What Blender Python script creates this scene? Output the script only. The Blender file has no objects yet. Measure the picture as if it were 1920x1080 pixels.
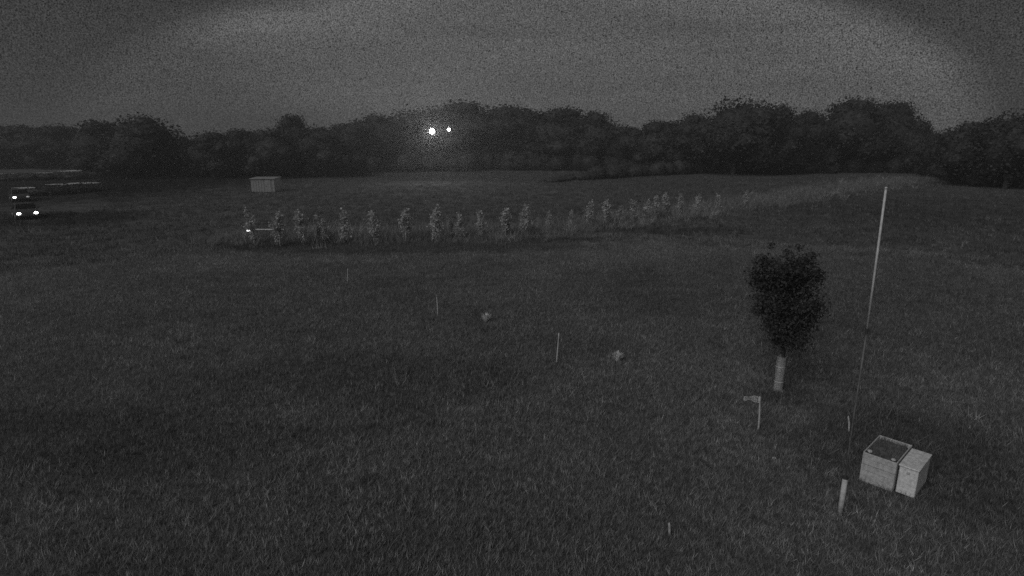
import bpy, bmesh, math, random
import numpy as np
from mathutils import Vector, Matrix, noise

random.seed(7)
rng = np.random.default_rng(7)
S = bpy.context.scene
COL = S.collection
R = math.radians

# ---------------------------------------------------------------- camera
CAM_H, PITCH, FPX = 7.0, R(14.0), 1100.0
cam_d = bpy.data.cameras.new('camera')
cam_d.sensor_width = 36.0
cam_d.lens = FPX / 1920 * 36
cam_d.clip_start = 0.1
cam_d.clip_end = 3000
cam = bpy.data.objects.new('camera', cam_d)
cam.location = (0, 0, CAM_H)
cam.rotation_euler = (math.pi / 2 - PITCH, 0, 0)
COL.objects.link(cam)
S.camera = cam

# ---------------------------------------------------------------- night sky
MOON_AZ, MOON_EL = R(222), R(38)          # azimuth from +Y clockwise: behind and left
w = bpy.data.worlds.new('World')
S.world = w
w.use_nodes = True
nt = w.node_tree
nt.nodes.clear()
def N(tree, kind, **kw):
    n = tree.nodes.new(kind)
    for k, v in kw.items():
        setattr(n, k, v)
    return n
def M_(tree, op, a, b=None, c=None, clamp=False):
    n = tree.nodes.new('ShaderNodeMath')
    n.operation = op
    n.use_clamp = clamp
    for i, v in enumerate((a, b, c)):
        if v is None:
            continue
        if hasattr(v, 'links') or hasattr(v, 'is_linked'):
            tree.links.new(v, n.inputs[i])
        else:
            n.inputs[i].default_value = v
    return n.outputs[0]
SKY_GAIN, GLOW_GAIN, BASE = 0.0050, 0.056, 0.026
sky = N(nt, 'ShaderNodeTexSky', sky_type='NISHITA')
sky.sun_disc = False
sky.sun_elevation = MOON_EL
sky.sun_rotation = MOON_AZ
sky.air_density = 1.0
sky.dust_density = 2.0
bw = N(nt, 'ShaderNodeRGBToBW')
nt.links.new(sky.outputs[0], bw.inputs[0])
tc = N(nt, 'ShaderNodeTexCoord')
sep = N(nt, 'ShaderNodeSeparateXYZ')
nt.links.new(tc.outputs['Generated'], sep.inputs[0])
X, Y, Z = sep.outputs
az = M_(nt, 'ARCTAN2', X, Y)
el = M_(nt, 'ARCSINE', Z)
daz = M_(nt, 'SUBTRACT', az, R(5))
right = M_(nt, 'GREATER_THAN', daz, 0)
wid = M_(nt, 'MULTIPLY_ADD', right, R(34) - R(43), R(43))
a2 = M_(nt, 'POWER', M_(nt, 'ABSOLUTE', M_(nt, 'DIVIDE', daz, wid)), 2.0)
e2 = M_(nt, 'POWER', M_(nt, 'ABSOLUTE', M_(nt, 'DIVIDE', el, R(14.6))), 2.0)
rad = M_(nt, 'ADD', a2, e2)
ns = N(nt, 'ShaderNodeTexNoise')
ns.inputs['Scale'].default_value = 5.0
ns.inputs['Detail'].default_value = 5
nt.links.new(tc.outputs['Generated'], ns.inputs['Vector'])
rad = M_(nt, 'ADD', rad, M_(nt, 'MULTIPLY', M_(nt, 'SUBTRACT', ns.outputs[0], 0.5), 0.22))
edge = N(nt, 'ShaderNodeMapRange', interpolation_type='SMOOTHSTEP')
nt.links.new(rad, edge.inputs[0])
edge.inputs[1].default_value = 1.07
edge.inputs[2].default_value = 0.80
edge.inputs[3].default_value = 0.0
edge.inputs[4].default_value = 1.0
# left side of the cloud lit more weakly than the right
lr = N(nt, 'ShaderNodeMapRange', interpolation_type='SMOOTHSTEP')
slant = M_(nt, 'MULTIPLY_ADD', el, 1.3, az)          # the veil's left boundary slants down to the right
nt.links.new(M_(nt, 'MULTIPLY_ADD', M_(nt, 'SUBTRACT', ns.outputs[0], 0.5), 0.12, slant), lr.inputs[0])
lr.inputs[1].default_value = R(-23)
lr.inputs[2].default_value = R(-8)
lr.inputs[3].default_value = 0.36
lr.inputs[4].default_value = 1.0
glow = M_(nt, 'MULTIPLY', M_(nt, 'MULTIPLY', edge.outputs[0], lr.outputs[0]), GLOW_GAIN)
# rim of the veil on the right a little denser, long faint streaks through it
rim = N(nt, 'ShaderNodeMapRange', interpolation_type='SMOOTHSTEP')
nt.links.new(rad, rim.inputs[0])
rim.inputs[1].default_value = .45
rim.inputs[2].default_value = .85
rim.inputs[3].default_value = .92
rim.inputs[4].default_value = 1.22
mp = N(nt, 'ShaderNodeMapping')
mp.inputs['Scale'].default_value = (2.2, 2.2, 22)
mp.inputs['Rotation'].default_value = (0, R(9), 0)
nt.links.new(tc.outputs['Generated'], mp.inputs['Vector'])
stn = N(nt, 'ShaderNodeTexNoise')
stn.inputs['Scale'].default_value = 1.6
stn.inputs['Detail'].default_value = 5
nt.links.new(mp.outputs[0], stn.inputs['Vector'])
glow = M_(nt, 'MULTIPLY', M_(nt, 'MULTIPLY', glow, rim.outputs[0]), M_(nt, 'MULTIPLY_ADD', M_(nt, 'SUBTRACT', stn.outputs[0], .5), 1.0, 1.0))
# fine speckle added to the sky colour to imitate camera grain
mot = N(nt, 'ShaderNodeTexNoise')
mot.inputs['Scale'].default_value = 620
mot.inputs['Detail'].default_value = 2
nt.links.new(tc.outputs['Generated'], mot.inputs['Vector'])
mfac = M_(nt, 'MULTIPLY_ADD', M_(nt, 'SUBTRACT', mot.outputs[0], 0.5), 4.2, 1.0)
tot = M_(nt, 'ADD', M_(nt, 'MULTIPLY_ADD', bw.outputs[0], SKY_GAIN, BASE), glow)
tot = M_(nt, 'MULTIPLY', tot, mfac)
bg = N(nt, 'ShaderNodeBackground')
nt.links.new(tot, bg.inputs['Color'])
bg.inputs['Strength'].default_value = 1.0
wo = N(nt, 'ShaderNodeOutputWorld')
nt.links.new(bg.outputs[0], wo.inputs['Surface'])

# ---------------------------------------------------------------- moonlight through thin cloud
moon = bpy.data.lights.new('moon', 'SUN')
moon.energy = 1.33
moon.angle = R(45)
mo = bpy.data.objects.new('moon', moon)
d = Vector((math.sin(MOON_AZ) * math.cos(MOON_EL), math.cos(MOON_AZ) * math.cos(MOON_EL), math.sin(MOON_EL)))
mo.rotation_euler = d.to_track_quat('Z', 'Y').to_euler()
mo.location = (-20, -20, 30)
COL.objects.link(mo)

S.view_settings.view_transform = 'Standard'
S.view_settings.look = 'None'
S.view_settings.gamma = 1
S.view_settings.exposure = 0
S.view_settings.use_curve_mapping = False
S.render.engine = 'CYCLES'
S.cycles.use_denoising = False            # the night camera's picture is grainy; keep the renderer's own grain
S.cycles.use_adaptive_sampling = False
S.cycles.max_bounces = 5
S.cycles.diffuse_bounces = 2
S.cycles.volume_bounces = 1
S.cycles.sample_clamp_indirect = 1.0
S.cycles.transparent_max_bounces = 4

# ---------------------------------------------------------------- projection helpers
CP, SP = math.cos(PITCH), math.sin(PITCH)
def ray(px, py):
    r, u = (px - 960) / FPX, (540 - py) / FPX
    return Vector((r, CP + u * SP, u * CP - SP))
def ground_at(px, py, z=0.0):
    v = ray(px, py)
    t = (z - CAM_H) / v.z
    return Vector((v.x * t, v.y * t, z))
def at_forward(px, py, fwd):
    v = ray(px, py)
    t = fwd / v.y
    return Vector((v.x * t, fwd, CAM_H + v.z * t))

# ---------------------------------------------------------------- materials (monochrome night picture: neutral greys)
def mat(name, val, rough=0.8, var=0.25, scale=3.0, bump=0.0, bscale=30.0, metallic=0.0, translucent=False):
    m = bpy.data.materials.new(name)
    m.use_nodes = True
    t = m.node_tree
    b = t.nodes['Principled BSDF']
    b.inputs['Roughness'].default_value = rough
    b.inputs['Metallic'].default_value = metallic
    b.inputs['Specular IOR Level'].default_value = 0.25
    c = t.nodes.new('ShaderNodeTexCoord')
    n = t.nodes.new('ShaderNodeTexNoise')
    n.inputs['Scale'].default_value = scale
    n.inputs['Detail'].default_value = 6
    n.inputs['Roughness'].default_value = 0.65
    t.links.new(c.outputs['Object'], n.inputs['Vector'])
    r = t.nodes.new('ShaderNodeValToRGB')
    lo, hi = val * (1 - var), val * (1 + var)
    r.color_ramp.elements[0].position = 0.3
    r.color_ramp.elements[0].color = (lo, lo, lo, 1)
    r.color_ramp.elements[1].position = 0.7
    r.color_ramp.elements[1].color = (hi, hi, hi, 1)
    t.links.new(n.outputs[0], r.inputs[0])
    t.links.new(r.outputs[0], b.inputs['Base Color'])
    if bump:
        n2 = t.nodes.new('ShaderNodeTexNoise')
        n2.inputs['Scale'].default_value = bscale
        n2.inputs['Detail'].default_value = 4
        t.links.new(c.outputs['Object'], n2.inputs['Vector'])
        bp = t.nodes.new('ShaderNodeBump')
        bp.inputs['Strength'].default_value = bump
        bp.inputs['Distance'].default_value = 0.02
        t.links.new(n2.outputs[0], bp.inputs['Height'])
        t.links.new(bp.outputs[0], b.inputs['Normal'])
    if translucent:
        # thin leaves and blades let part of the light through
        tl = t.nodes.new('ShaderNodeBsdfTranslucent')
        mx = t.nodes.new('ShaderNodeMixShader')
        mx.inputs[0].default_value = .45
        t.links.new(r.outputs[0], tl.inputs[0])
        t.links.new(b.outputs[0], mx.inputs[1])
        t.links.new(tl.outputs[0], mx.inputs[2])
        t.links.new(mx.outputs[0], t.nodes['Material Output'].inputs['Surface'])
    return m
def emit(name, strength):
    m = bpy.data.materials.new(name)
    m.use_nodes = True
    b = m.node_tree.nodes['Principled BSDF']
    b.inputs['Base Color'].default_value = (.8, .8, .8, 1)
    b.inputs['Emission Color'].default_value = (1, 1, 1, 1)
    b.inputs['Emission Strength'].default_value = strength
    return m
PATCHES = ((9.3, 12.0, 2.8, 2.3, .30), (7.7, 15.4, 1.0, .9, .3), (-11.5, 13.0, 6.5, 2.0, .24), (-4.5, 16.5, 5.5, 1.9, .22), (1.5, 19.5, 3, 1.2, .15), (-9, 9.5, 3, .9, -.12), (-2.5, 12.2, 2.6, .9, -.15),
           (-8, 39.4, 13, 2.4, .42), (2.5, 42.2, 4, 1.4, .42), (12, 47, 6, 2.0, .25), (-78, 100, 34, 52, .80), (-42, 55, 7, 6, .6), (17, 27, 13, 10, .22), (48, 62, 26, 16, .18), (-4, 28, 14, 7, .10))
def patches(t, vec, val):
    # soft ellipses that darken or lighten the field's colour, in metres on the ground
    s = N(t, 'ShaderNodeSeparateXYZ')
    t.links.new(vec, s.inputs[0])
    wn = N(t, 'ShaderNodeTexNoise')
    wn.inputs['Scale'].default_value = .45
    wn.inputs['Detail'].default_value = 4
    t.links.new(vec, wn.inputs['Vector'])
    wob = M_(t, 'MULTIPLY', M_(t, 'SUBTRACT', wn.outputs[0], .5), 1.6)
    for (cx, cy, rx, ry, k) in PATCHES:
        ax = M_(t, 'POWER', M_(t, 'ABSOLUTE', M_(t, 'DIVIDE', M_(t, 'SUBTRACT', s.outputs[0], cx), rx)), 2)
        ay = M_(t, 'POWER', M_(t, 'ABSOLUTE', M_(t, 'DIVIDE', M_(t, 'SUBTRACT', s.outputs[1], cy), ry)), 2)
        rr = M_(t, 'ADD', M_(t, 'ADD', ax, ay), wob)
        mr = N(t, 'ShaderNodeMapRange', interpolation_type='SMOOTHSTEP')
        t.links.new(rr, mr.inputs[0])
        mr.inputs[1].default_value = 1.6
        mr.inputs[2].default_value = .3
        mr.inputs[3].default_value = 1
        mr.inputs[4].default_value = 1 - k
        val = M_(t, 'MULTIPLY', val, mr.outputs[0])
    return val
def blade_mat(name, val, fine=7.0, contrast=2.6, trans=.4, patch=True, pale=.10):
    # grass and leaves: every blade a little different, some dead and pale, some dark
    m = bpy.data.materials.new(name)
    m.use_nodes = True
    t = m.node_tree
    b = t.nodes['Principled BSDF']
    b.inputs['Roughness'].default_value = .75
    b.inputs['Specular IOR Level'].default_value = .2
    g = N(t, 'ShaderNodeNewGeometry')
    def noi(sc, det):
        n = N(t, 'ShaderNodeTexNoise')
        n.inputs['Scale'].default_value = sc
        n.inputs['Detail'].default_value = det
        t.links.new(g.outputs['Position'], n.inputs['Vector'])
        return n.outputs[0]
    f = M_(t, 'MULTIPLY_ADD', M_(t, 'SUBTRACT', noi(fine, 3), .5), contrast, 1.0)
    f = M_(t, 'MAXIMUM', f, .25)
    f2 = M_(t, 'MULTIPLY_ADD', M_(t, 'SUBTRACT', noi(.25, 3), .5), .7, 1.0)
    oi = N(t, 'ShaderNodeObjectInfo')
    dead = M_(t, 'MULTIPLY_ADD', M_(t, 'GREATER_THAN', oi.outputs['Random'], 1 - pale), .9, 1.0)
    v = M_(t, 'MULTIPLY', M_(t, 'MULTIPLY', M_(t, 'MULTIPLY', f, f2), dead), val)
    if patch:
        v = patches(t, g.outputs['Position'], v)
    t.links.new(v, b.inputs['Base Color'])
    tl = N(t, 'ShaderNodeBsdfTranslucent')
    mx = N(t, 'ShaderNodeMixShader')
    mx.inputs[0].default_value = trans
    t.links.new(v, tl.inputs[0])
    t.links.new(b.outputs[0], mx.inputs[1])
    t.links.new(tl.outputs[0], mx.inputs[2])
    t.links.new(mx.outputs[0], t.nodes['Material Output'].inputs['Surface'])
    return m
MT = dict(
    leaf_tree=blade_mat('tree_foliage', 0.050, 1.6, 3.0, .15, False, 0),
    leaf_hedge=blade_mat('hedge_foliage', 0.034, 1.6, 3.0, .1, False, 0),
    seed_heads=blade_mat('pale_seed_heads', 0.72, 6, 1.2, .35, False, 0),
    leaf_dark=blade_mat('dark_foliage', 0.050, 4, 3.0, .15, False, 0),
    leaf_pale=blade_mat('pale_foliage', 0.46, 3, 3.0, .45, False, 0),
    weed=blade_mat('weed_leaves', 0.16, 5, 2.0, .3),
    mast=mat('weathered_mast', 0.11, .7, .8, 2.6),
    bark=mat('bark', 0.06, .9, .4, 6, .6, 25),
    grass=blade_mat('grass_blades', 0.232),
    grass_pale=blade_mat('dry_grass_blades', 0.24, 3, 3.0, .4, False),
    grass_far=blade_mat('mown_grass_blades', 0.12, 1.6, 3.0),
    guard=mat('pale_plastic', 0.46, .55, .25, 14, .3, 40),
    wood_pale=mat('weathered_wood', 0.42, .8, .35, 9, .5, 60),
    paint=mat('pale_paint', 0.60, .6, .34, 16, .4, 70),
    paint_dull=mat('dull_paint', 0.40, .7, .36, 12, .4, 60),
    shed=mat('shed_paint', 0.22, .7, .3, 4, .3, 20),
    metal=mat('galvanised_metal', 0.45, .45, .2, 8, 0, 1, .3),
    dark=mat('dark_metal', 0.04, .6, .3, 5),
    soil=mat('dark_soil', 0.10, .95, .6, 7, 1.0, 30),
    stone=mat('pale_stone', 0.45, .9, .3, 9, .8, 25),
    car=mat('dark_car_paint', 0.05, .6, .1, 2),
    glass=mat('car_glass', 0.02, .12, .1, 2),
    rubber=mat('rubber', 0.02, .9, .2, 10),
    lane=mat('pale_gravel', 0.45, .95, .5, 1.2, .6, 12),
    flood=emit('floodlight_glow', 60), flood2=emit('small_floodlight_glow', 22),
    head=emit('headlight_glow', 14), head_dim=emit('dim_headlight_glow', 0.16), bulb=emit('garden_bulb', 3),
)

# ---------------------------------------------------------------- mesh helpers
def link(o, parent=None):
    COL.objects.link(o)
    if parent is not None:
        o.parent = parent
    return o
def obj_bm(name, bm, m, parent=None, loc=None, smooth=False):
    me = bpy.data.meshes.new(name)
    bm.normal_update()
    bm.to_mesh(me)
    bm.free()
    if smooth:
        for p in me.polygons:
            p.use_smooth = True
    me.materials.append(m)
    o = bpy.data.objects.new(name, me)
    if loc is not None:
        o.location = loc
    return link(o, parent)
def mesh_np(name, verts, faces):
    """verts (n,3), faces (m,k) all the same size"""
    me = bpy.data.meshes.new(name)
    k = faces.shape[1]
    me.vertices.add(len(verts))
    me.vertices.foreach_set('co', verts.astype(np.float32).ravel())
    me.loops.add(faces.size)
    me.loops.foreach_set('vertex_index', faces.astype(np.int32).ravel())
    me.polygons.add(len(faces))
    me.polygons.foreach_set('loop_start', np.arange(0, faces.size, k, dtype=np.int32))
    me.polygons.foreach_set('loop_total', np.full(len(faces), k, dtype=np.int32))
    me.update(calc_edges=True)
    return me
def tag(o, label, cat, group=None, kind=None):
    if label: o['label'] = label
    if cat: o['category'] = cat
    if group: o['group'] = group
    if kind: o['kind'] = kind
    return o
def empty(name, loc, rz=0.0):
    o = bpy.data.objects.new(name, None)
    o.location = loc
    o.rotation_euler = (0, 0, rz)
    o.empty_display_size = 0.2
    return link(o)
def copy_tree(o, parent=None):
    c = o.copy()
    link(c)
    c.parent = parent
    for ch in [x for x in COL.objects if x.parent == o]:
        copy_tree(ch, c)
    return c
def add_box(bm, c, s, rot=None, bevel=0.0):
    g = bmesh.ops.create_cube(bm, size=1.0)
    vs = g['verts']
    bmesh.ops.scale(bm, vec=s, verts=vs)
    if bevel:
        es = list({e for v in vs for e in v.link_edges})
        r = bmesh.ops.bevel(bm, geom=es, offset=bevel, segments=1, affect='EDGES')
        vs = list({v for f in r['faces'] for v in f.verts} | {v for v in vs if v.is_valid})
    if rot is not None:
        bmesh.ops.rotate(bm, verts=vs, cent=(0, 0, 0), matrix=rot)
    bmesh.ops.translate(bm, vec=c, verts=vs)
def add_tube(bm, pts, radii, seg=8, cap=True):
    rings = []
    n = len(pts)
    pts = [Vector(p) for p in pts]
    for i, p in enumerate(pts):
        t = (pts[min(i + 1, n - 1)] - pts[max(i - 1, 0)]).normalized()
        a = t.orthogonal().normalized() if abs(t.z) < .95 else Vector((1, 0, 0))
        a = (a - t * a.dot(t)).normalized()
        b = t.cross(a)
        rings.append([bm.verts.new(p + (a * math.cos(2 * math.pi * k / seg) + b * math.sin(2 * math.pi * k / seg)) * radii[i]) for k in range(seg)])
    for i in range(n - 1):
        for k in range(seg):
            bm.faces.new((rings[i][k], rings[i][(k + 1) % seg], rings[i + 1][(k + 1) % seg], rings[i + 1][k]))
    if cap:
        bm.faces.new(rings[0][::-1])
        bm.faces.new(rings[-1])
def leaf_quads(pos, size, flat=0.35, g=rng):
    """pos (n,3), size (n,), randomly turned pointed quads"""
    n = len(pos)
    a = g.normal(size=(n, 3)); a /= np.linalg.norm(a, axis=1)[:, None]
    b = g.normal(size=(n, 3))
    b -= a * (a * b).sum(1)[:, None]; b /= np.linalg.norm(b, axis=1)[:, None]
    s = size[:, None]
    v = np.stack([pos - a * s * .5, pos + b * s * flat, pos + a * s * .5, pos - b * s * flat], 1).reshape(-1, 3)
    f = np.arange(4 * n).reshape(-1, 4)
    return v, f
def crown_mesh(name, lobes, count, size, core=.78, g=rng, lo_=.72):
    """lobes: (x,y,z,rx,ry,rz). Leaves through the shell of each lobe plus an uneven inner mass."""
    L = np.array(lobes)
    wgt = (L[:, 3] * L[:, 5]) ** 1.0
    idx = g.choice(len(L), size=count, p=wgt / wgt.sum())
    dr = g.normal(size=(count, 3)); dr /= np.linalg.norm(dr, axis=1)[:, None]
    rr = g.uniform(lo_, 1.06 + (.72 - lo_) * .5, count) ** 1.0
    # tufts: leaves gather round random twig directions
    pos = L[idx, :3] + dr * L[idx, 3:6] * rr[:, None]
    pos += g.normal(size=(count, 3)) * size * .6
    v, f = leaf_quads(pos, g.uniform(.6, 1.4, count) * size, .38, g)
    if core:
        vs, fs, off = [v], [f], len(v)
        for l in lobes:
            # low uneven sphere, as quads
            nu, nv = 9, 6
            th = np.linspace(0, 2 * math.pi, nu, endpoint=False)
            ph = np.linspace(.12, math.pi - .12, nv)
            P = []
            for p_ in ph:
                for t_ in th:
                    k = core * g.uniform(.82, 1.08)
                    P.append((l[0] + l[3] * k * math.sin(p_) * math.cos(t_), l[1] + l[4] * k * math.sin(p_) * math.sin(t_), l[2] + l[5] * k * math.cos(p_)))
            F = [(off + i * nu + j, off + i * nu + (j + 1) % nu, off + (i + 1) * nu + (j + 1) % nu, off + (i + 1) * nu + j) for i in range(nv - 1) for j in range(nu)]
            vs.append(np.array(P)); fs.append(np.array(F)); off += len(P)
        v, f = np.concatenate(vs), np.concatenate(fs)
    return mesh_np(name, v, f)

# ---------------------------------------------------------------- ground
def gz(x, y):
    return 0.10 * noise.noise(Vector((x * .07, y * .07, 0))) + 0.03 * noise.noise(Vector((x * .4, y * .4, 3)))
xs = np.unique(np.concatenate([np.linspace(-420, -80, 35), np.linspace(-80, 80, 161), np.linspace(80, 420, 35)]))
ys = np.unique(np.concatenate([np.linspace(-60, 2, 13), np.linspace(2, 120, 150), np.linspace(120, 420, 41)]))
V = np.array([(x, y, gz(x, y)) for y in ys for x in xs])
nx = len(xs)
F = np.array([(j * nx + i, j * nx + i + 1, (j + 1) * nx + i + 1, (j + 1) * nx + i) for j in range(len(ys) - 1) for i in range(nx - 1)])
gm = mesh_np('ground', V, F)
for p in gm.polygons:
    p.use_smooth = True
def ground_material():
    m = bpy.data.materials.new('meadow_ground')
    m.use_nodes = True
    t = m.node_tree
    b = t.nodes['Principled BSDF']
    b.inputs['Roughness'].default_value = .95
    b.inputs['Specular IOR Level'].default_value = .1
    c = N(t, 'ShaderNodeTexCoord')
    def noi(sc, det=5, rough=.6):
        n = N(t, 'ShaderNodeTexNoise')
        n.inputs['Scale'].default_value = sc
        n.inputs['Detail'].default_value = det
        n.inputs['Roughness'].default_value = rough
        t.links.new(c.outputs['Object'], n.inputs['Vector'])
        return n.outputs[0]
    big, mid, fine = noi(.06), noi(.9), noi(9, 6, .8)
    val = M_(t, 'MULTIPLY_ADD', M_(t, 'SUBTRACT', big, .5), .09, .095)
    val = M_(t, 'MULTIPLY_ADD', M_(t, 'SUBTRACT', mid, .5), .09, val)
    val = M_(t, 'MULTIPLY_ADD', M_(t, 'SUBTRACT', fine, .5), .22, val)
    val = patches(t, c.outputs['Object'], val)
    val = M_(t, 'MAXIMUM', val, .012)
    t.links.new(val, b.inputs['Base Color'])
    bp = N(t, 'ShaderNodeBump')
    bp.inputs['Strength'].default_value = .7
    bp.inputs['Distance'].default_value = .06
    t.links.new(noi(6, 6, .75), bp.inputs['Height'])
    t.links.new(bp.outputs[0], b.inputs['Normal'])
    return m
gm.materials.append(ground_material())
ground = link(bpy.data.objects.new('ground', gm))
ground['kind'] = 'structure'

# pale lane strips in the far left field
def strip(name, pts, wd, m):
    vs, fs = [], []
    for i, (x, y) in enumerate(pts):
        a = Vector(pts[max(i - 1, 0)]); b = Vector(pts[min(i + 1, len(pts) - 1)])
        tt = (b - a).normalized(); nn = Vector((-tt.y, tt.x))
        hw = wd * .5 * random.uniform(.7, 1.15)
        for s_ in (-1, 0, 1):
            q = Vector((x, y)) + nn * hw * s_
            vs.append((q.x, q.y, gz(q.x, q.y) + (.12 if s_ == 0 else .07)))
    for i in range(len(pts) - 1):
        for k in range(2):
            fs.append((i * 3 + k, i * 3 + k + 1, (i + 1) * 3 + k + 1, (i + 1) * 3 + k))
    me = mesh_np(name, np.array(vs), np.array(fs))
    me.materials.append(m)
    o = link(bpy.data.objects.new(name, me))
    o['kind'] = 'structure'
    return o
def px_path(pix, n=18):
    out = []
    for i in range(n):
        f = i / (n - 1) * (len(pix) - 1)
        k = min(int(f), len(pix) - 2)
        a, b = Vector(pix[k]), Vector(pix[k + 1])
        q = a.lerp(b, f - k)
        p = ground_at(q.x, q.y)
        out.append((p.x, p.y))
    return out
for pix, wd in (([(-60, 300), (20, 299)], 9), ([(28, 298), (138, 297)], 8), ([(-20, 327), (28, 326)], 4), ([(60, 325), (100, 324)], 4.5), ([(108, 322), (158, 320)], 5), ([(98, 348), (124, 346)], 4.5), ([(136, 346), (168, 343)], 4.5), ([(30, 354), (60, 352)], 3)):
    strip('lane', px_path(pix, 10), wd, MT['lane'])
# ---------------------------------------------------------------- grass (uncountable: geometry-nodes tufts on scattered points)
def tuft_mesh(name, blades, spread, h, wdt, m):
    vs = []
    for _ in range(blades):
        a = random.uniform(0, 6.283); r = spread * math.sqrt(random.random())
        x, y = r * math.cos(a), r * math.sin(a)
        hh = h * random.uniform(.45, 1.15)
        la = random.uniform(0, 6.283); ll = hh * random.uniform(.2, 1.2)
        wa = random.uniform(0, 6.283)
        dx, dy = wdt * math.cos(wa) / 2, wdt * math.sin(wa) / 2
        vs += [(x - dx, y - dy, -.02), (x + dx, y + dy, -.02), (x + math.cos(la) * ll, y + math.sin(la) * ll, hh)]
    f = np.arange(len(vs)).reshape(-1, 3)
    me = mesh_np(name, np.array(vs), f)
    me.materials.append(m)
    return me
def scatter(name, pts, scl, tufts, label, m):
    n = len(pts)
    me = bpy.data.meshes.new(name)
    me.vertices.add(n)
    me.vertices.foreach_set('co', pts.astype(np.float32).ravel())
    me.update()
    a = me.attributes.new('turn', 'FLOAT', 'POINT'); a.data.foreach_set('value', rng.uniform(0, 6.283, n).astype(np.float32))
    a = me.attributes.new('grow', 'FLOAT', 'POINT'); a.data.foreach_set('value', scl.astype(np.float32))
    me.materials.append(m)
    o = link(bpy.data.objects.new(name, me))
    tag(o, label, 'grass', kind='stuff')
    g = bpy.data.node_groups.new(name + '_nodes', 'GeometryNodeTree')
    g.interface.new_socket('Geometry', in_out='INPUT', socket_type='NodeSocketGeometry')
    g.interface.new_socket('Geometry', in_out='OUTPUT', socket_type='NodeSocketGeometry')
    gi, go = g.nodes.new('NodeGroupInput'), g.nodes.new('NodeGroupOutput')
    ip = g.nodes.new('GeometryNodeInstanceOnPoints')
    g2i = g.nodes.new('GeometryNodeGeometryToInstance')
    for tm in tufts:
        src = bpy.data.objects.new(tm.name, tm)
        oi = g.nodes.new('GeometryNodeObjectInfo')
        oi.inputs['Object'].default_value = src
        g.links.new(oi.outputs['Geometry'], g2i.inputs[0])
    g.links.new(gi.outputs[0], ip.inputs['Points'])
    g.links.new(g2i.outputs[0], ip.inputs['Instance'])
    ip.inputs['Pick Instance'].default_value = True
    na = g.nodes.new('GeometryNodeInputNamedAttribute'); na.data_type = 'FLOAT'; na.inputs[0].default_value = 'turn'
    nb = g.nodes.new('GeometryNodeInputNamedAttribute'); nb.data_type = 'FLOAT'; nb.inputs[0].default_value = 'grow'
    cx = g.nodes.new('ShaderNodeCombineXYZ')
    g.links.new(na.outputs[0], cx.inputs[2])
    g.links.new(cx.outputs[0], ip.inputs['Rotation'])
    g.links.new(nb.outputs[0], ip.inputs['Scale'])
    g.links.new(ip.outputs[0], go.inputs[0])
    md = o.modifiers.new('scatter', 'NODES')
    md.node_group = g
    return o
EXCL = [(7.9, 10.8, .0)]
def fan_points(n, r0, r1, p, half=R(46)):
    """points in the view fan, denser near: pdf over radius ~ r^p"""
    u = rng.random(n)
    q = p + 1
    r = (r0 ** q + u * (r1 ** q - r0 ** q)) ** (1 / q)
    a = rng.uniform(-half, half, n)
    return r * np.sin(a), r * np.cos(a)
def clump_mask(x, y, sc, lo):
    return np.array([noise.noise(Vector((a * sc, b * sc, 11))) > lo for a, b in zip(x, y)])
tg = [tuft_mesh('grass_tuft', 18, .17, .095, .013, MT['grass']) for _ in range(5)]
x, y = fan_points(85000, 6, 46, .1)
_a = ground_at(1609, 903)                 # nothing grows inside the bins' own footprint
_lx = (x - _a.x) * .679 - (y - _a.y) * .734
_ly = (x - _a.x) * .734 + (y - _a.y) * .679
keep = ~((_lx > 0) & (_lx < 1.02) & (_ly > 0) & (_ly < 1.08))
x, y = x[keep], y[keep]
z = np.array([gz(a, b) for a, b in zip(x, y)])
scatter('grass', np.stack([x, y, z], 1), rng.uniform(.5, 1.5, len(x)) * (1 + .012 * np.hypot(x, y)), tg, 'short rough meadow grass covering the whole field in the foreground', MT['grass'])
tf = [tuft_mesh('far_grass_tuft', 14, .5, .22, .05, MT['grass_far']) for _ in range(4)]
x, y = fan_points(52000, 42, 185, .35)
k = ~((x / y < -.70) & (y > 60) & (rng.random(len(x)) < .85))
x, y = x[k], y[k]
z = np.array([gz(a, b) for a, b in zip(x, y)])
scatter('grass', np.stack([x, y, z], 1), rng.uniform(.6, 1.5, len(x)), tf, 'rough grass of the far field between the sapling row and the tree line', MT['grass'])
# dry tall grass ridge running from the sapling row to the far right
tp = [tuft_mesh('dry_grass_tuft', 18, .35, .75, .03, MT['grass_pale']) for _ in range(4)]
line = [ground_at(*p) for p in ((440, 450), (1000, 440), (1270, 405), (1500, 368), (1640, 345), (1740, 335))]
P = []
seg = [(line[i], line[i + 1]) for i in range(len(line) - 1)]
for i, (a, b) in enumerate(seg):
    cnt = [900, 520, 700, 700, 420][i]
    for _ in range(cnt):
        q = a.lerp(b, random.random())
        sp = .7 + q.y * .022
        qx, qy = q.x + random.gauss(0, sp), q.y + random.gauss(0, sp)
        P.append((qx, qy, gz(qx, qy)))
P = np.array(P)
scatter('dry_grass', P, rng.uniform(.5, 1.4, len(P)), tp, 'pale dry tall grass along the sapling row and out to the far right', MT['grass_pale'])
# darker weeds scattered
tw = [tuft_mesh('weed_tuft', 26, .22, .30, .03, MT['weed']) for _ in range(3)]
x, y = fan_points(4500, 8, 75, .3)
k = clump_mask(x, y, .16, .12)
x, y = x[k], y[k]
z = np.array([gz(a, b) for a, b in zip(x, y)])
scatter('weeds', np.stack([x, y, z], 1), rng.uniform(.4, 1.1, len(x)), tw, 'patches of dark low weeds scattered through the meadow grass', MT['weed'])

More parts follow.
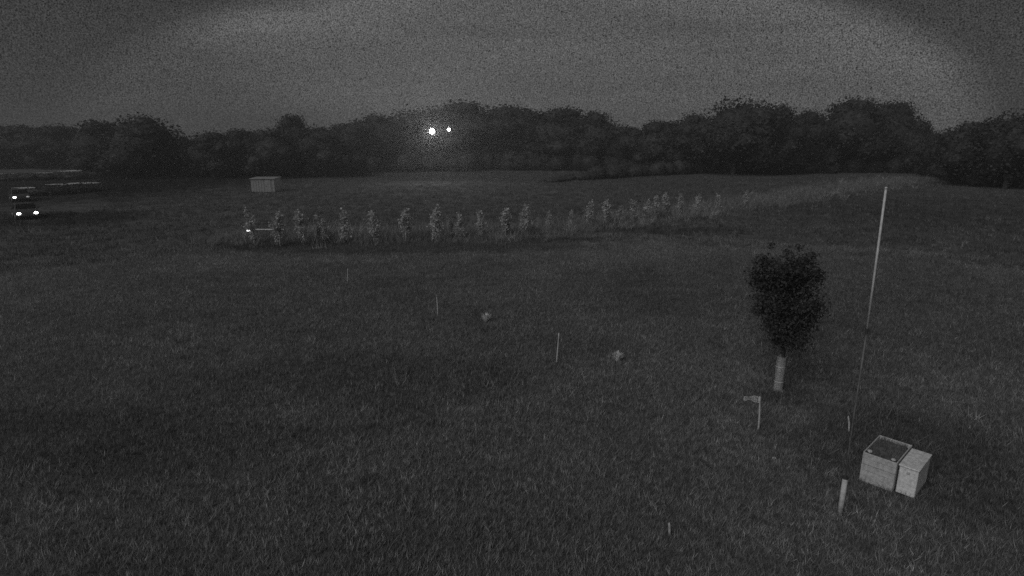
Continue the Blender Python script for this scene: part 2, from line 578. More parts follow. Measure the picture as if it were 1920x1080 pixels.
# ---------------------------------------------------------------- trees of the far tree line
def tree_variant(seed):
    g = np.random.default_rng(seed)
    lobes = []
    # unit tree: height 1, half width .5, crown from .08 to 1
    lobes.append((0, 0, .52, .40, .40, .42))
    for k in range(13):
        a = g.uniform(0, 6.283); zz = g.uniform(.18, .84)
        prof = math.sin(math.pi * min(1, (zz + .12))) ** .6
        r = .30 * prof * g.uniform(.7, 1.15)
        s = g.uniform(.13, .22)
        lobes.append((r * math.cos(a), r * math.sin(a), zz, s, s, s * g.uniform(.75, 1.0)))
    lobes = [(l[0], l[1], min(l[2], 1.0 - l[5]), l[3], l[4], l[5]) for l in lobes]
    cm = crown_mesh('crown', lobes, 6500, .030, .80, g)
    cm.materials.append(MT['leaf_tree'])
    bm = bmesh.new()
    add_tube(bm, [(0, 0, -.03), (0, 0, .03), (.01, 0, .2), (0, .01, .45), (0, 0, .7)], [.032, .024, .02, .014, .005], 8)
    for k in range(6):
        a = g.uniform(0, 6.283); z0 = g.uniform(.15, .5)
        dx, dy = math.cos(a), math.sin(a)
        add_tube(bm, [(0, 0, z0), (dx * .12, dy * .12, z0 + .1), (dx * .28, dy * .28, z0 + .22)], [.012, .008, .003], 6)
    tm = bpy.data.meshes.new('trunk')
    bm.to_mesh(tm); bm.free()
    tm.materials.append(MT['bark'])
    return cm, tm
VAR = [tree_variant(100 + i) for i in range(8)]
def far_tree(i, px, topy, wpx, fwd, label, wide=1.0):
    v = at_forward(px, topy, fwd)
    H = v.z
    depth = fwd * CP + (CAM_H - H * .5) * SP
    W = wpx / FPX * depth * wide
    root = empty('tree', (v.x, v.y, gz(v.x, v.y) - .1), random.uniform(0, 6.28))
    tag(root, label, 'tree', 'trees of the far tree line')
    cm, tm = VAR[i % len(VAR)]
    for nm, me in (('crown', cm), ('trunk', tm)):
        o = link(bpy.data.objects.new(nm, me), root)
        o.scale = (W, W, H + .1)
    return root
TREES = [
 (25, 234, 170, 165, 'low dark tree at the left edge of the far tree line'),
 (105, 233, 150, 160, 'low dark tree second from the left edge, above the pale lane strips'),
 (178, 220, 118, 125, 'rounded dark tree just left of the tall domed tree'),
 (262, 209, 165, 118, 'tall domed dark tree on the left side of the notch in the tree line'),
 (322, 246, 90, 120, 'low shoulder tree sloping down into the notch on the left'),
 (392, 243, 125, 118, 'flat topped dark tree on the right side of the notch'),
 (452, 240, 110, 120, 'dark tree directly above and left of the pale shed'),
 (508, 235, 100, 117, 'dark tree directly behind the pale shed'),
 (546, 213, 92, 122, 'small round topped tree poking up right of the pale shed'),
 (604, 235, 120, 120, 'low dark tree right of the small round topped tree'),
 (655, 226, 120, 140, 'tree where the skyline begins to rise towards the wooded hump'),
 (712, 207, 130, 150, 'tree on the rising left shoulder of the wooded hump'),
 (785, 195, 150, 158, 'broad tree right above the brighter floodlight'),
 (872, 186, 170, 162, 'highest broad tree crowning the middle of the wooded hump'),
 (962, 195, 150, 160, 'broad tree just right of the crest of the wooded hump'),
 (1052, 195, 140, 156, 'bushy tree on the right part of the wooded hump'),
 (1118, 208, 105, 152, 'tree at the falling right end of the wooded hump'),
 (1178, 234, 110, 148, 'lowest tree in the dip right of the wooded hump'),
 (1238, 221, 110, 140, 'tree on the right side of the central dip'),
 (1305, 206, 120, 134, 'tree on the left shoulder of the high rounded tree'),
 (1388, 172, 160, 128, 'high rounded tree, left one of the two highest on the right'),
 (1462, 192, 120, 130, 'right shoulder tree beside the left high rounded tree'),
 (1524, 204, 105, 136, 'tree in the saddle between the two high trees on the right'),
 (1605, 175, 135, 138, 'tallest tree directly above the thin mast'),
 (1678, 189, 130, 140, 'broad tree right of the one above the thin mast'),
 (1722, 222, 75, 135, 'low tree falling to the gap near the right edge'),
 (1768, 243, 90, 118, 'low bushy tree in the gap near the right edge'),
 (1838, 219, 145, 96, 'near dark tree rising right of the gap'),
 (1915, 198, 160, 90, 'near dark tree cut off by the right edge of the view'),
 (2020, 190, 180, 88, 'dark tree just beyond the right edge of the view'),
 (-70, 225, 190, 165, 'dark tree just beyond the left edge of the view'),
]
for i, t in enumerate(TREES):
    far_tree(i, *t, wide=1.35 if 700 < t[0] < 1150 else 1.12)

# understorey: the tangled wood edge below and behind the trees, nobody could count it
def undergrowth():
    base = [(-120, 232), (100, 222), (150, 150), (230, 121), (640, 121), (720, 140), (1000, 150), (1200, 140), (1450, 132), (1720, 138), (1760, 112), (1860, 92), (2060, 86)]
    lob = []
    for i in range(len(base) - 1):
        (xa, fa), (xb, fb) = base[i], base[i + 1]
        n = max(2, int(abs(xb - xa) / 14))
        for k in range(n):
            f = (k + random.random()) / n
            px, fw = xa + (xb - xa) * f, fa + (fb - fa) * f
            fw += random.uniform(-2, 7)
            depth = fw * CP
            x_ = (px - 960) / FPX * depth
            hh = random.uniform(2.2, 4.6) * (fw / 125)
            rx = random.uniform(2.0, 3.2) * (fw / 125)
            lob.append((x_, fw, hh * .45, rx, rx * .8, hh * .62))
    me = crown_mesh('undergrowth', lob, 42000, .42, .85)
    me.materials.append(MT['leaf_hedge'])
    return me
ug = link(bpy.data.objects.new('undergrowth', undergrowth()))
tag(ug, 'tangled dark undergrowth along the foot of the whole tree line', 'undergrowth', kind='stuff')

# dark hedge strip in front of the right-hand trees
def hedge():
    lob = []
    for k in range(70):
        f = k / 69
        px, py = 1040 + 700 * f, 336 - 10 * math.sin(f * 3.1) + (-16 * f)
        p = ground_at(px, py + 6)
        hh = random.uniform(1.8, 3.0) * p.y / 120 * min(1, .35 + k / 14, .35 + (69 - k) / 10)
        lob.append((p.x, p.y + random.uniform(0, 3), hh * .45, 2.2, 1.8, hh * .62))
    me = crown_mesh('hedge', lob, 16000, .3, .85)
    me.materials.append(MT['leaf_dark'])
    return me
h_ = link(bpy.data.objects.new('hedge', hedge()))
tag(h_, 'long low very dark hedge at the foot of the right-hand trees', 'hedge')

# low dark hedges between the lanes in the far left corner
def side_hedge(pix, hgt, label):
    lob = []
    n = 26
    a, c = Vector(pix[0]), Vector(pix[1])
    for k in range(n):
        q = a.lerp(c, (k + random.random()) / n)
        p = ground_at(q.x, q.y)
        hh = hgt * random.uniform(.7, 1.2)
        lob.append((p.x, p.y + random.uniform(-.5, 1.5), hh * .45, 2.2, 1.4, hh * .6))
    me = crown_mesh('hedge', lob, 5000, .25, .85)
    me.materials.append(MT['leaf_dark'])
    o = link(bpy.data.objects.new('hedge', me))
    tag(o, label, 'hedge', 'low hedges between the lanes')
side_hedge([(-30, 312), (150, 310)], 1.3, 'farthest low dark hedge in the left corner, between the two upper pale lanes')
side_hedge([(-30, 340), (150, 336)], 1.1, 'middle low dark hedge in the left corner, above the farther car')
side_hedge([(70, 366), (170, 358)], .9, 'short nearest dark hedge in the left corner, right of the farther car')

# ---------------------------------------------------------------- young dark tree with a pale trunk guard
def young_tree():
    b = ground_at(1458, 736)
    root = empty('young_tree', (b.x, b.y, gz(b.x, b.y)))
    tag(root, 'young tree with a dense very dark crown and a pale guard round its trunk', 'tree')
    depth = b.y * CP + 5 * SP
    k = depth / FPX
    def at(px, py):
        v = at_forward(px, py, b.y)
        return v.x - b.x, v.z
    g = np.random.default_rng(5)
    lob = []
    for (px, py, r) in ((1472, 560, 52), (1440, 525, 34), (1510, 525, 34), (1434, 570, 28), (1512, 575, 30), (1475, 610, 40), (1458, 640, 24), (1488, 640, 24),
                        (1470, 505, 30), (1438, 500, 16), (1512, 498, 16), (1450, 605, 30), (1500, 610, 28), (1470, 545, 45), (1422, 525, 14), (1428, 590, 14), (1532, 520, 13), (1524, 590, 14), (1448, 466, 7), (1466, 474, 8), (1500, 470, 7), (1520, 482, 8)):
        x_, z_ = at(px, py)
        rr = r * k * .9
        x_ *= .95
        lob.append((x_, g.uniform(-.35, .35), z_, rr, rr * .95, rr * .95))
    me = crown_mesh('crown', lob, 15500, .066, .24, g, .3)
    me.materials.append(MT['leaf_dark'])
    link(bpy.data.objects.new('crown', me), root)
    bm = bmesh.new()
    add_tube(bm, [(0, 0, -.1), (.02, 0, .6), (.05, 0, 1.4), (.05, .02, 2.4), (.08, 0, 3.6)], [.06, .05, .045, .03, .01], 10)
    for i in range(9):
        a = g.uniform(0, 6.28); z0 = 1.3 + i * .24
        add_tube(bm, [(.05, 0, z0), (.05 + .35 * math.cos(a), .35 * math.sin(a), z0 + .35), (.05 + .7 * math.cos(a), .7 * math.sin(a), z0 + .8)], [.022, .014, .005], 6)
    obj_bm('trunk', bm, MT['bark'], root, smooth=True)
    bm = bmesh.new()
    seg = 16
    rings = []
    for zz, rr in ((.0, .13), (.3, .125), (.6, .13), (.9, .125), (1.05, .135)):
        rings.append([bm.verts.new((math.cos(q * 2 * math.pi / seg) * (rr + random.uniform(-.006, .006)) + .012 * zz, math.sin(q * 2 * math.pi / seg) * rr, zz)) for q in range(seg)])
    for i in range(4):
        for q in range(seg):
            bm.faces.new((rings[i][q], rings[i][(q + 1) % seg], rings[i + 1][(q + 1) % seg], rings[i + 1][q]))
    bmesh.ops.solidify(bm, geom=bm.faces[:], thickness=.006)
    obj_bm('trunk_guard', bm, MT['guard'], root)
    bm = bmesh.new()
    bm.free()
    for zz in (.3, .75):
        bm = bmesh.new()
        add_tube(bm, [(.0036, 0, zz - .012), (.0036, 0, zz + .012)], [.142, .142], 16, False)
        obj_bm('tie', bm, MT['guard'], root)
young_tree()

# ---------------------------------------------------------------- tall thin mast
def mast():
    b = ground_at(1574, 968)
    g0 = gz(b.x, b.y)
    top = at_forward(1661, 355, b.y)
    root = empty('mast', (b.x, b.y, g0))
    tag(root, 'tall thin pale mast rising from a thicker socket left of the bins', 'mast')
    H = top.z - g0
    bm = bmesh.new()
    dx = top.x - b.x
    add_tube(bm, [(0, 0, .2), (dx * .3, 0, H * .33), (dx * .55 + .015, 0, H * .60)], [.014, .014, .015], 10)
    obj_bm('lower_pole', bm, MT['mast'], root, smooth=True)['label'] = 'dull patchy lower pole'
    bm = bmesh.new()
    add_tube(bm, [(dx * .55 + .015, 0, H * .60), (dx * .8 + .01, 0, H * .8), (dx, 0, H)], [.0195, .019, .018], 10)
    obj_bm('upper_pole', bm, MT['guard'], root, smooth=True)['label'] = 'brighter upper pole'
    bm = bmesh.new()
    add_tube(bm, [(dx * .55 + .015, 0, H * .60 - .06), (dx * .55 + .015, 0, H * .60 + .04)], [.024, .024], 10)
    obj_bm('joint_sleeve', bm, MT['dark'], root)
    bm = bmesh.new()
    add_tube(bm, [(0, 0, -.1), (0, 0, .78)], [.05, .046], 12)
    obj_bm('socket', bm, MT['wood_pale'], root, smooth=True)
    bm = bmesh.new()
    add_tube(bm, [(0, 0, .78), (0, 0, .82)], [.052, .05], 12)
    obj_bm('collar', bm, MT['dark'], root)
    bm = bmesh.new()
    bmesh.ops.create_uvsphere(bm, u_segments=10, v_segments=6, radius=.025)
    bmesh.ops.translate(bm, vec=(dx, 0, H + .02), verts=bm.verts)
    obj_bm('cap', bm, MT['metal'], root, smooth=True)
mast()

# ---------------------------------------------------------------- stakes in the meadow
def stake(px0, py0, px1, label, h=None, top=None, tagp=False):
    b = ground_at(px0, py0)
    t = at_forward(px1, top, b.y)
    g0 = gz(b.x, b.y)
    root = empty('stake', (b.x, b.y, g0))
    tag(root, label, 'stake', 'stakes standing in the meadow')
    bm = bmesh.new()
    r = .022
    dx, H = t.x - b.x, t.z - g0
    add_tube(bm, [(0, 0, -.1), (dx * .5 + .006, 0, H * .5), (dx, 0, H - .03), (dx, 0, H)], [r, r * .95, r * .9, r * .5], 6)
    obj_bm('shaft', bm, MT['wood_pale'], root)
    if tagp:
        # torn strip of pale fleece caught on the stake top, hanging to the left
        bm = bmesh.new()
        n, mm = 8, 3
        g = []
        for i in range(n + 1):
            row = []
            for j in range(mm + 1):
                f = i / n
                row.append(bm.verts.new((-.02 - f * .42 + random.uniform(-.01, .01), .03 * math.sin(f * 7 + j), H - .03 + .05 * math.sin(f * 3) - j * .06 * (1 - .4 * f) + random.uniform(-.012, .012))))
            g.append(row)
        for i in range(n):
            for j in range(mm):
                bm.faces.new((g[i][j], g[i + 1][j], g[i + 1][j + 1], g[i][j + 1]))
        bmesh.ops.solidify(bm, geom=bm.faces[:], thickness=.008)
        obj_bm('fleece_strip', bm, MT['paint'], root)
        bm = bmesh.new()
        add_tube(bm, [(dx, 0, H - .12), (dx, 0, H - .02)], [.03, .03], 8)
        obj_bm('tie', bm, MT['guard'], root)
stake(1422, 810, 1425, 'pale stake with a torn fleece strip, below the young dark tree', top=743, tagp=True)
stake(1043, 684, 1048, 'clean pale stake standing alone in the middle of the meadow', top=624)
stake(821, 592, 819, 'faint short stake left of the upper pale tussock', top=557)
stake(651, 530, 652, 'small far stake in the meadow left of centre', top=503)
stake(1592, 812, 1591, 'short faint stake beside the mast, left of the open bin', top=780)
stake(1255, 1004, 1255, 'low faint stake close to the bottom edge of the view', top=980)
# pale tussocks
def tussock(px, py, h, wd, label):
    b = ground_at(px, py)
    n = 170
    vs = []
    for _ in range(n):
        a = random.uniform(0, 6.28); r0 = wd * .35 * random.random()
        hh = h * random.uniform(.5, 1.1); out = wd * random.uniform(.1, .8)
        x0, y0 = r0 * math.cos(a), r0 * math.sin(a)
        wa = a + 1.57
        ww = .012
        c1 = (x0 + math.cos(a) * out * .4, y0 + math.sin(a) * out * .4, hh * .75)
        c2 = (x0 + math.cos(a) * out, y0 + math.sin(a) * out, hh * random.uniform(.7, 1.05))
        dx, dy = math.cos(wa) * ww, math.sin(wa) * ww
        vs += [(x0 - dx, y0 - dy, 0), (x0 + dx, y0 + dy, 0), (c1[0] + dx, c1[1] + dy, c1[2]), (c1[0] - dx, c1[1] - dy, c1[2])]
        vs += [(c1[0] - dx, c1[1] - dy, c1[2]), (c1[0] + dx, c1[1] + dy, c1[2]), (c2[0] + dx * .2, c2[1] + dy * .2, c2[2]), (c2[0] - dx * .2, c2[1] - dy * .2, c2[2])]
    me = mesh_np('tussock', np.array(vs), np.arange(len(vs)).reshape(-1, 4))
    me.materials.append(MT['seed_heads'])
    o = link(bpy.data.objects.new('tussock', me))
    o.location = (b.x, b.y, gz(b.x, b.y) - .02)
    tag(o, label, 'plant', 'pale tussocks in the meadow')
tussock(911, 606, .36, .26, 'upper pale tussock, between the faint short stake and the clean stake')
tussock(1158, 680, .34, .24, 'lower pale tussock right of the clean pale stake')
# small pale stone
b = ground_at(1451, 864)
bm = bmesh.new()
bmesh.ops.create_icosphere(bm, subdivisions=2, radius=.045)
for v in bm.verts:
    v.co *= random.uniform(.85, 1.1); v.co.z *= .6
tag(obj_bm('stone', bm, MT['paint'], None, (b.x, b.y, gz(b.x, b.y) + .03)), 'tiny bright stone in the grass below the fleece stake', 'stone')

# ---------------------------------------------------------------- the two bins
A = ground_at(1609, 903)
u = Vector((.68, -.735, 0)).normalized()
ang = math.atan2(u.y, u.x)                 # local +X along the front edge, local +Y to the back
gA = gz(A.x, A.y)
def bin_open():
    root = empty('compost_bin', (A.x, A.y, gA), ang)
    tag(root, 'open pale bin full of dark soil, left one of the two boxes', 'bin')
    W, D, H = .63, 1.08, .66
    nb = 5
    bh = H / nb
    def board(c, s):
        bm = bmesh.new()
        add_box(bm, c, s, None, .006)
        return bm
    for k in range(nb):
        z = (k + .5) * bh + random.uniform(-.003, .003)
        t = .026
        obj_bm('board', board((W / 2, t / 2 + random.uniform(-.003, .003), z), (W - .01, t, bh - .004)), MT['paint_dull'], root)
        obj_bm('board', board((W / 2, D - t / 2, z), (W - .01, t, bh - .004)), MT['paint_dull'], root)
        obj_bm('board', board((t / 2 + random.uniform(-.003, .003), D / 2, z), (t, D - .07, bh - .004)), MT['paint_dull'], root)
        obj_bm('board', board((W - t / 2, D / 2, z), (t, D - .07, bh - .004)), MT['paint_dull'], root)
    for (x_, y_) in ((.045, .048), (W - .045, .048), (.045, D - .048), (W - .045, D - .048)):
        bm = bmesh.new(); add_box(bm, (x_, y_, H / 2 - .02), (.036, .036, H), None, .004)
        obj_bm('corner_post', bm, MT['wood_pale'], root)
    bm = bmesh.new()
    n = 16
    vv = [[bm.verts.new((.03 + (W - .06) * i / n, .03 + (D - .06) * j / n, H - .07 + .05 * math.sin(math.pi * i / n) * math.sin(math.pi * j / n) + .035 * noise.noise(Vector((i * .5, j * .5, 4))))) for i in range(n + 1)] for j in range(n + 1)]
    for j in range(n):
        for i in range(n):
            bm.faces.new((vv[j][i], vv[j][i + 1], vv[j + 1][i + 1], vv[j + 1][i]))
    o = obj_bm('soil', bm, MT['soil'], root)
    # dead stalks standing in the soil
    nn = 420
    vs = []
    for _ in range(nn):
        x0, y0 = random.uniform(.06, W - .06), random.uniform(.08, D - .08)
        hh = random.uniform(.04, .13); a = random.uniform(0, 6.28)
        vs += [(x0 - .005, y0, H - .06), (x0 + .005, y0, H - .06), (x0 + math.cos(a) * .06, y0 + math.sin(a) * .06, H - .02 + hh)]
    me = mesh_np('stalks', np.array(vs), np.arange(len(vs)).reshape(-1, 3))
    me.materials.append(MT['grass'])
    s_ = link(bpy.data.objects.new('stalks', me), root)
    s_['kind'] = 'stuff'
    # two pale stones lying at the rim
    for (x_, y_, r_, lb) in ((.09, .14, .05, 'pale stone on the left front corner of the open bin'), (W - .1, .12, .042, 'pale stone on the open bin, in the corner next to the closed chest')):
        bm = bmesh.new()
        bmesh.ops.create_icosphere(bm, subdivisions=2, radius=r_)
        for v in bm.verts:
            v.co *= random.uniform(.85, 1.12); v.co.z *= .75
        wp = Matrix.Rotation(ang, 4, 'Z') @ Vector((x_, y_, H - .0))
        tag(obj_bm('stone', bm, MT['stone'], None, (A.x + wp.x, A.y + wp.y, gA + H - .005)), lb, 'stone')
bin_open()
def chest():
    off = Matrix.Rotation(ang, 4, 'Z') @ Vector((.675, .0, 0))
    root = empty('storage_chest', (A.x + off.x, A.y + off.y, gA), ang)
    tag(root, 'narrow closed chest, the brighter right one of the two boxes', 'chest')
    W, D, H = .33, .90, .64
    bm = bmesh.new()
    add_box(bm, (W / 2, D / 2, H / 2 + .02), (W, D, H - .04), None, .012)
    obj_bm('body', bm, MT['paint'], root)
    bm = bmesh.new()
    add_box(bm, (W / 2, D / 2 - .01, H + .017), (W + .03, D + .04, .03), Matrix.Rotation(0, 3, 'X'), .008)
    obj_bm('lid', bm, MT['paint'], root)
    for x_ in (.06, W - .06):
        for y_ in (.06, D - .06):
            bm = bmesh.new()
            add_box(bm, (x_, y_, .01), (.06, .06, .06))
            obj_bm('foot', bm, MT['dark'], root)
    bm = bmesh.new()
    add_box(bm, (W / 2, -.012, H - .1), (.05, .02, .05), None, .004)
    obj_bm('latch', bm, MT['metal'], root)
    for x_ in (.1, W - .1):
        bm = bmesh.new()
        add_box(bm, (x_, D + .006, H - .02), (.05, .01, .05))
        obj_bm('hinge', bm, MT['metal'], root)
chest()

# ---------------------------------------------------------------- row of young pale saplings
def sapling_variant(seed):
    g = np.random.default_rng(seed)
    lob = []
    lean = g.uniform(.0, .22)
    for k in range(9):
        zz = .5 + k * .2
        r = g.uniform(.22, .36) * (1 - .3 * abs(k - 3.5) / 4) * g.uniform(.5, 1.2)
        lob.append((-lean * zz * .6 + .15 + g.uniform(-.07, .07), g.uniform(-.1, .1), zz, r, r, .2))
    me = crown_mesh('crown', lob, int(g.uniform(450, 1000)), .12, 0, g, .3)
    me.materials.append(MT['leaf_pale'])
    bm = bmesh.new()
    add_tube(bm, [(.1, 0, -.05), (.1, 0, .5), (.15 - lean * .8, 0, 1.3), (.15 - lean * 1.3, 0, 2.1)], [.022, .02, .014, .005], 6)
    tm = bpy.data.meshes.new('trunk'); bm.to_mesh(tm); bm.free(); tm.materials.append(MT['bark'])
    bm = bmesh.new()
    add_tube(bm, [(-.02, 0, -.1), (-.02, 0, 1.25)], [.022, .02], 6)
    sm = bpy.data.meshes.new('stake'); bm.to_mesh(sm); bm.free(); sm.materials.append(MT['wood_pale'])
    return me, tm, sm
SV = [sapling_variant(40 + i) for i in range(5)]
protos = []
for k in range(5):
    r = empty('sapling', (0, 0, 0))
    for nm, me in zip(('crown', 'trunk', 'stake'), SV[k]):
        link(bpy.data.objects.new(nm, me), r)
    protos.append(r)
ordn = ['first', 'second', 'third', 'fourth', 'fifth', 'sixth', 'seventh', 'eighth', 'ninth', 'tenth', 'eleventh', 'twelfth', 'thirteenth', 'fourteenth', 'fifteenth', 'sixteenth', 'seventeenth', 'eighteenth', 'nineteenth', 'twentieth', 'twenty-first', 'twenty-second', 'twenty-third', 'twenty-fourth', 'twenty-fifth', 'twenty-sixth', 'twenty-seventh', 'twenty-eighth']
SAP = [(478, 460, 1.05), (525, 463, 1.05), (570, 460, 1.0), (593, 452, .85), (613, 455, .8), (647, 456, 1.1), (702, 455, 1.05), (761, 453, 1.1), (811, 452, 1.15), (848, 448, .75),
       (865, 449, .8), (903, 447, .85), (948, 445, 1.0), (988, 443, 1.05), (1028, 436, .7), (1070, 430, .65), (1103, 427, .9), (1136, 424, 1.0), (1160, 421, .75), (1188, 417, .85), (1208, 414, .8),
       (1227, 411, 1.0), (1248, 408, 1.0), (1272, 405, .9), (1305, 400, .8), (1345, 394, .8), (1395, 386, .75)]
used = set()
for i, (px, py, sc) in enumerate(SAP):
    k = (i * 3) % 5
    if k not in used:
        r = protos[k]; used.add(k)
    else:
        r = copy_tree(protos[k])
    p = ground_at(px, py)
    r.location = (p.x, p.y, gz(p.x, p.y))
    r.scale = (sc * 1.1, sc * 1.1, sc * random.uniform(.92, 1.08))
    r.rotation_euler = (random.uniform(-.08, .08), random.uniform(-.14, .14), random.uniform(-3.1, 3.1))
    if i < 14:
        note = 'tall' if sc > .95 else 'small'
        lab = f'{note} pale leafy sapling, {ordn[i]} from the left end of the long row'
    else:
        note = 'fuller' if sc > .87 else 'thin'
        lab = f'{note} sapling in the receding right part of the row, {ordn[len(SAP) - 1 - i]} from its right end'
    tag(r, lab, 'sapling', 'pale saplings planted in a long row')

# low rail with a small lit lamp at the left end of the row
def rail():
    a, c = ground_at(474, 448), ground_at(536, 448)
    root = empty('rail', (a.x, a.y, gz(a.x, a.y)))
    tag(root, 'low pale horizontal rail at the left end of the sapling row', 'rail')
    L = c.x - a.x
    H = at_forward(500, 431, a.y).z
    bm = bmesh.new(); add_box(bm, (L / 2, 0, H), (L, .035, .07), None, .005)
    obj_bm('rail_bar', bm, MT['paint'], root)
    for x_ in (.03, L / 2, L - .03):
        bm = bmesh.new(); add_box(bm, (x_, .05, H / 2), (.05, .05, H + .06), None, .005)
        obj_bm('post', bm, MT['bark'], root)
    lamp = empty('garden_lamp', (a.x + .06, a.y - .7, gz(a.x, a.y)))
    tag(lamp, 'small lit garden lamp at the left end of the low pale rail', 'lamp')
    bm = bmesh.new(); add_tube(bm, [(0, 0, -.1), (0, 0, H - .09)], [.015, .015], 8)
    obj_bm('post', bm, MT['dark'], lamp)
    bm = bmesh.new()
    add_box(bm, (0.02, 0, H + .01), (.24, .14, .12), None, .03)
    obj_bm('bulb', bm, MT['bulb'], lamp)
    bm = bmesh.new(); add_tube(bm, [(0.02, 0, H + .08), (0.02, 0, H + .11)], [.16, .06], 10)
    obj_bm('cap', bm, MT['dark'], lamp)
rail()

# ---------------------------------------------------------------- pale shed
def shed():
    a, c = ground_at(472, 360), ground_at(516, 360)
    top = at_forward(495, 334, a.y)
    W, H, D = c.x - a.x, top.z, 2.4
    root = empty('shed', ((a.x + c.x) / 2, a.y, gz(a.x, a.y)))
    tag(root, 'small pale shed with a flat roof below the left-hand trees', 'shed')
    nb = 9
    for k in range(nb):
        bm = bmesh.new()
        wd = W / nb
        add_box(bm, (-W / 2 + (k + .5) * wd, .03 + random.uniform(-.008, .008), H / 2), (wd - .03, .05, H - .08), None, .008)
        obj_bm('board', bm, MT['shed'], root)
    bm = bmesh.new()
    add_box(bm, (-W / 2 + .03, D / 2, H / 2), (.06, D - .12, H - .08))
    add_box(bm, (W / 2 - .03, D / 2, H / 2), (.06, D - .12, H - .08))
    add_box(bm, (0, D - .03, H / 2), (W - .13, .06, H - .08))
    obj_bm('wall', bm, MT['shed'], root)
    bm = bmesh.new()
    add_box(bm, (0, D / 2, H + .02), (W + .25, D + .3, .1), Matrix.Rotation(R(2.5), 3, 'X'), .01)
    obj_bm('roof', bm, MT['shed'], root)
    bm = bmesh.new()
    add_box(bm, (W * .22, -.015, H * .46), (.8, .04, H * .84), None, .006)
    d_ = obj_bm('door', bm, MT['shed'], root)
    bm = bmesh.new(); add_box(bm, (W * .22 - .3, -.05, H * .45), (.04, .04, .14))
    obj_bm('handle', bm, MT['dark'], d_)
shed()

# ---------------------------------------------------------------- floodlight mast in front of the wooded hump
def floodlights():
    fwd = 112.0
    p1, p2 = at_forward(810, 246, fwd), at_forward(842, 243, fwd)
    root = empty('floodlight_mast', ((p1.x + p2.x) / 2, fwd + .4, 0))
    tag(root, 'dark slim mast with a crossbar carrying a brighter and a dimmer floodlight', 'floodlight mast')
    ox, oy = root.location.x, root.location.y
    bm = bmesh.new()
    add_tube(bm, [(0, .9, -.3), (0, .9, p2.z - .6), (0, .38, p2.z)], [.07, .05, .035], 10)
    obj_bm('pole', bm, MT['dark'], root)
    bm = bmesh.new()
    add_tube(bm, [(p1.x - ox, .3, p1.z), (0, .35, p1.z + .1), (p2.x - ox, .3, p2.z)], [.025, .025, .025], 8)
    obj_bm('crossbar', bm, MT['dark'], root)
    for (p, r, m, e, nm) in ((p1, .46, MT['flood'], 3400, 'brighter left floodlight'), (p2, .25, MT['flood2'], 600, 'dimmer right floodlight')):
        bm = bmesh.new()
        add_tube(bm, [(p.x - ox, .32, p.z), (p.x - ox, -.15, p.z), (p.x - ox, -.36, p.z)], [r * .5, r * .95, r * 1.06], 14)
        hd = obj_bm('floodlight', bm, MT['dark'], root)
        hd['label'] = nm
        bm = bmesh.new()
        g = bmesh.ops.create_uvsphere(bm, u_segments=16, v_segments=8, radius=r)
        bmesh.ops.scale(bm, vec=(1, .3, 1), verts=bm.verts)
        bmesh.ops.translate(bm, vec=(p.x - ox, -.36, p.z), verts=bm.verts)
        obj_bm('lens', bm, m, hd, smooth=True)
        ld = bpy.data.lights.new('floodlight_lamp', 'SPOT')
        ld.spot_size = R(172)
        ld.spot_blend = 1.0
        ld.energy = e
        ld.shadow_soft_size = .25
        lo = bpy.data.objects.new('floodlight_lamp', ld)
        lo.location = (p.x - ox, -.62, p.z)
        lo.rotation_euler = (R(88), 0, R(180))
        link(lo, root)
floodlights()

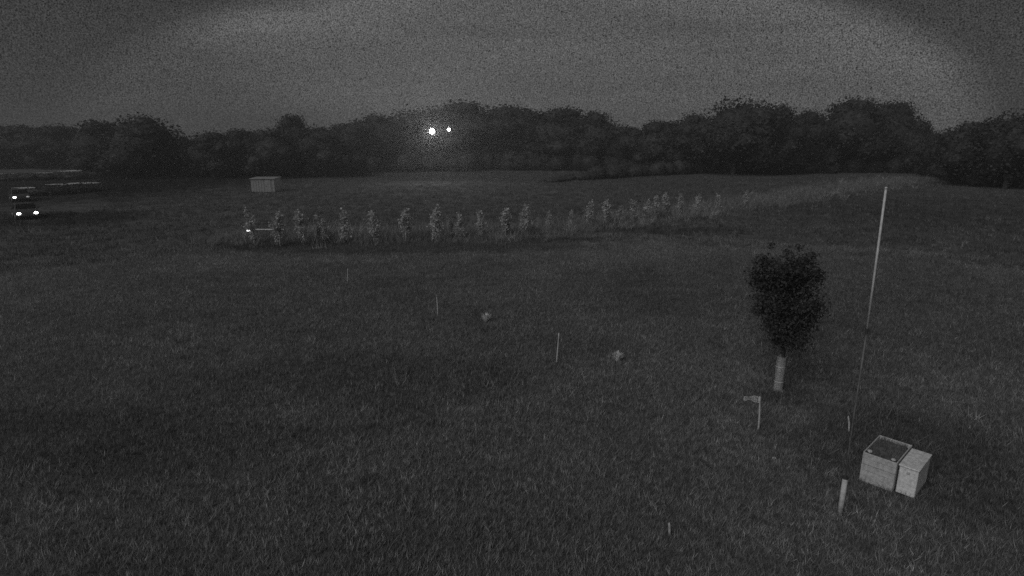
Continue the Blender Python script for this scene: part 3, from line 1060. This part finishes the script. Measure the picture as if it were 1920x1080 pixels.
# ---------------------------------------------------------------- two cars with headlights in the left corner
def car(px0, px1, py, basepy, label, dim=False):
    mid = (px0 + px1) / 2
    g_ = ground_at(mid, basepy)
    root = empty('car', (g_.x, g_.y, gz(g_.x, g_.y)), math.atan2(-g_.y, -g_.x) + math.pi / 2 + R(4))
    # local: front faces -Y
    tag(root, label, 'car', 'cars with headlights at the left edge')
    bm = bmesh.new()
    prof = [(-2.05, .30), (-2.12, .50), (-2.05, .72), (-1.15, .92), (-.45, 1.38), (.95, 1.40), (1.75, .98), (2.05, .92), (2.1, .5), (2.02, .3)]
    cs = []
    for sx in (-1, -.9, .9, 1):
        ring = []
        for (y_, z_) in prof:
            hw = .86 if z_ < .95 else .86 - (z_ - .95) * .42
            if abs(sx) == 1:
                ring.append(bm.verts.new((sx * hw, y_ * .97, .3 + (z_ - .3) * .94)))
            else:
                ring.append(bm.verts.new((sx * hw, y_, z_)))
        cs.append(ring)
    for i in range(3):
        for k in range(len(prof)):
            k2 = (k + 1) % len(prof)
            bm.faces.new((cs[i][k], cs[i + 1][k], cs[i + 1][k2], cs[i][k2]))
    bm.faces.new(cs[0]); bm.faces.new(cs[3][::-1])
    bmesh.ops.recalc_face_normals(bm, faces=bm.faces)
    obj_bm('body', bm, MT['car'], root)
    bm = bmesh.new()
    q = [(-.72, -1.10, .97), (.72, -1.10, .97), (.62, -.50, 1.36), (-.62, -.50, 1.36)]
    bm.faces.new([bm.verts.new(Vector(p) + Vector((0, -.015, .02))) for p in q])
    bmesh.ops.solidify(bm, geom=bm.faces[:], thickness=.01)
    obj_bm('windscreen', bm, MT['glass'], root)
    for s_ in (-1, 1):
        bm = bmesh.new()
        q = [(s_ * .862, -.95, .98), (s_ * .862, 1.45, .98), (s_ * .72, .9, 1.32), (s_ * .72, -.4, 1.32)]
        bm.faces.new([bm.verts.new(p) for p in q])
        bmesh.ops.solidify(bm, geom=bm.faces[:], thickness=.012)
        obj_bm('side_window', bm, MT['glass'], root)
        bm = bmesh.new(); add_box(bm, (s_ * .95, -.75, 1.0), (.16, .1, .12), None, .02)
        obj_bm('mirror', bm, MT['car'], root)
        for y_ in (-1.3, 1.3):
            bm = bmesh.new()
            add_tube(bm, [(s_ * .70, y_, .31), (s_ * .88, y_, .31)], [.31, .31], 16)
            wh = obj_bm('wheel', bm, MT['rubber'], root)
            bm = bmesh.new()
            add_tube(bm, [(s_ * .86, y_, .31), (s_ * .89, y_, .31)], [.19, .17], 12)
            obj_bm('rim', bm, MT['metal'], wh)
        bm = bmesh.new()
        g = bmesh.ops.create_uvsphere(bm, u_segments=12, v_segments=8, radius=1)
        bmesh.ops.scale(bm, vec=(.15, .08, .095), verts=bm.verts)
        bmesh.ops.translate(bm, vec=(s_ * .62, -2.10, .62), verts=bm.verts)
        dimmed = dim and s_ == 1
        h = obj_bm('headlight', bm, MT['head_dim'] if dimmed else MT['head'], root, smooth=True)
        if dimmed: h['label'] = 'dim headlight'
    bm = bmesh.new(); add_box(bm, (0, -2.12, .4), (1.5, .08, .12), None, .02)
    obj_bm('bumper', bm, MT['dark'], root)
car(37, 62, 401, 409, 'nearer dark car with two lit headlights in the left corner of the field')
car(27, 50, 370, 377, 'farther dark car with one bright and one dim headlight at the left edge', True)

# ---------------------------------------------------------------- haze
bm = bmesh.new()
add_box(bm, (0, 180, 12.2), (860, 500, 27))
hz = obj_bm('haze', bm, bpy.data.materials.new('night_haze'))
hm = hz.data.materials[0]
hm.use_nodes = True
hm.node_tree.nodes.clear()
pv = N(hm.node_tree, 'ShaderNodeVolumePrincipled')
pv.inputs['Color'].default_value = (.9, .9, .9, 1)
pv.inputs['Density'].default_value = .0014
pv.inputs['Anisotropy'].default_value = .6
ho = N(hm.node_tree, 'ShaderNodeOutputMaterial')
hm.node_tree.links.new(pv.outputs[0], ho.inputs['Volume'])
hz['kind'] = 'stuff'
hz['label'] = 'thin pale night haze hanging over the whole field and the trees'
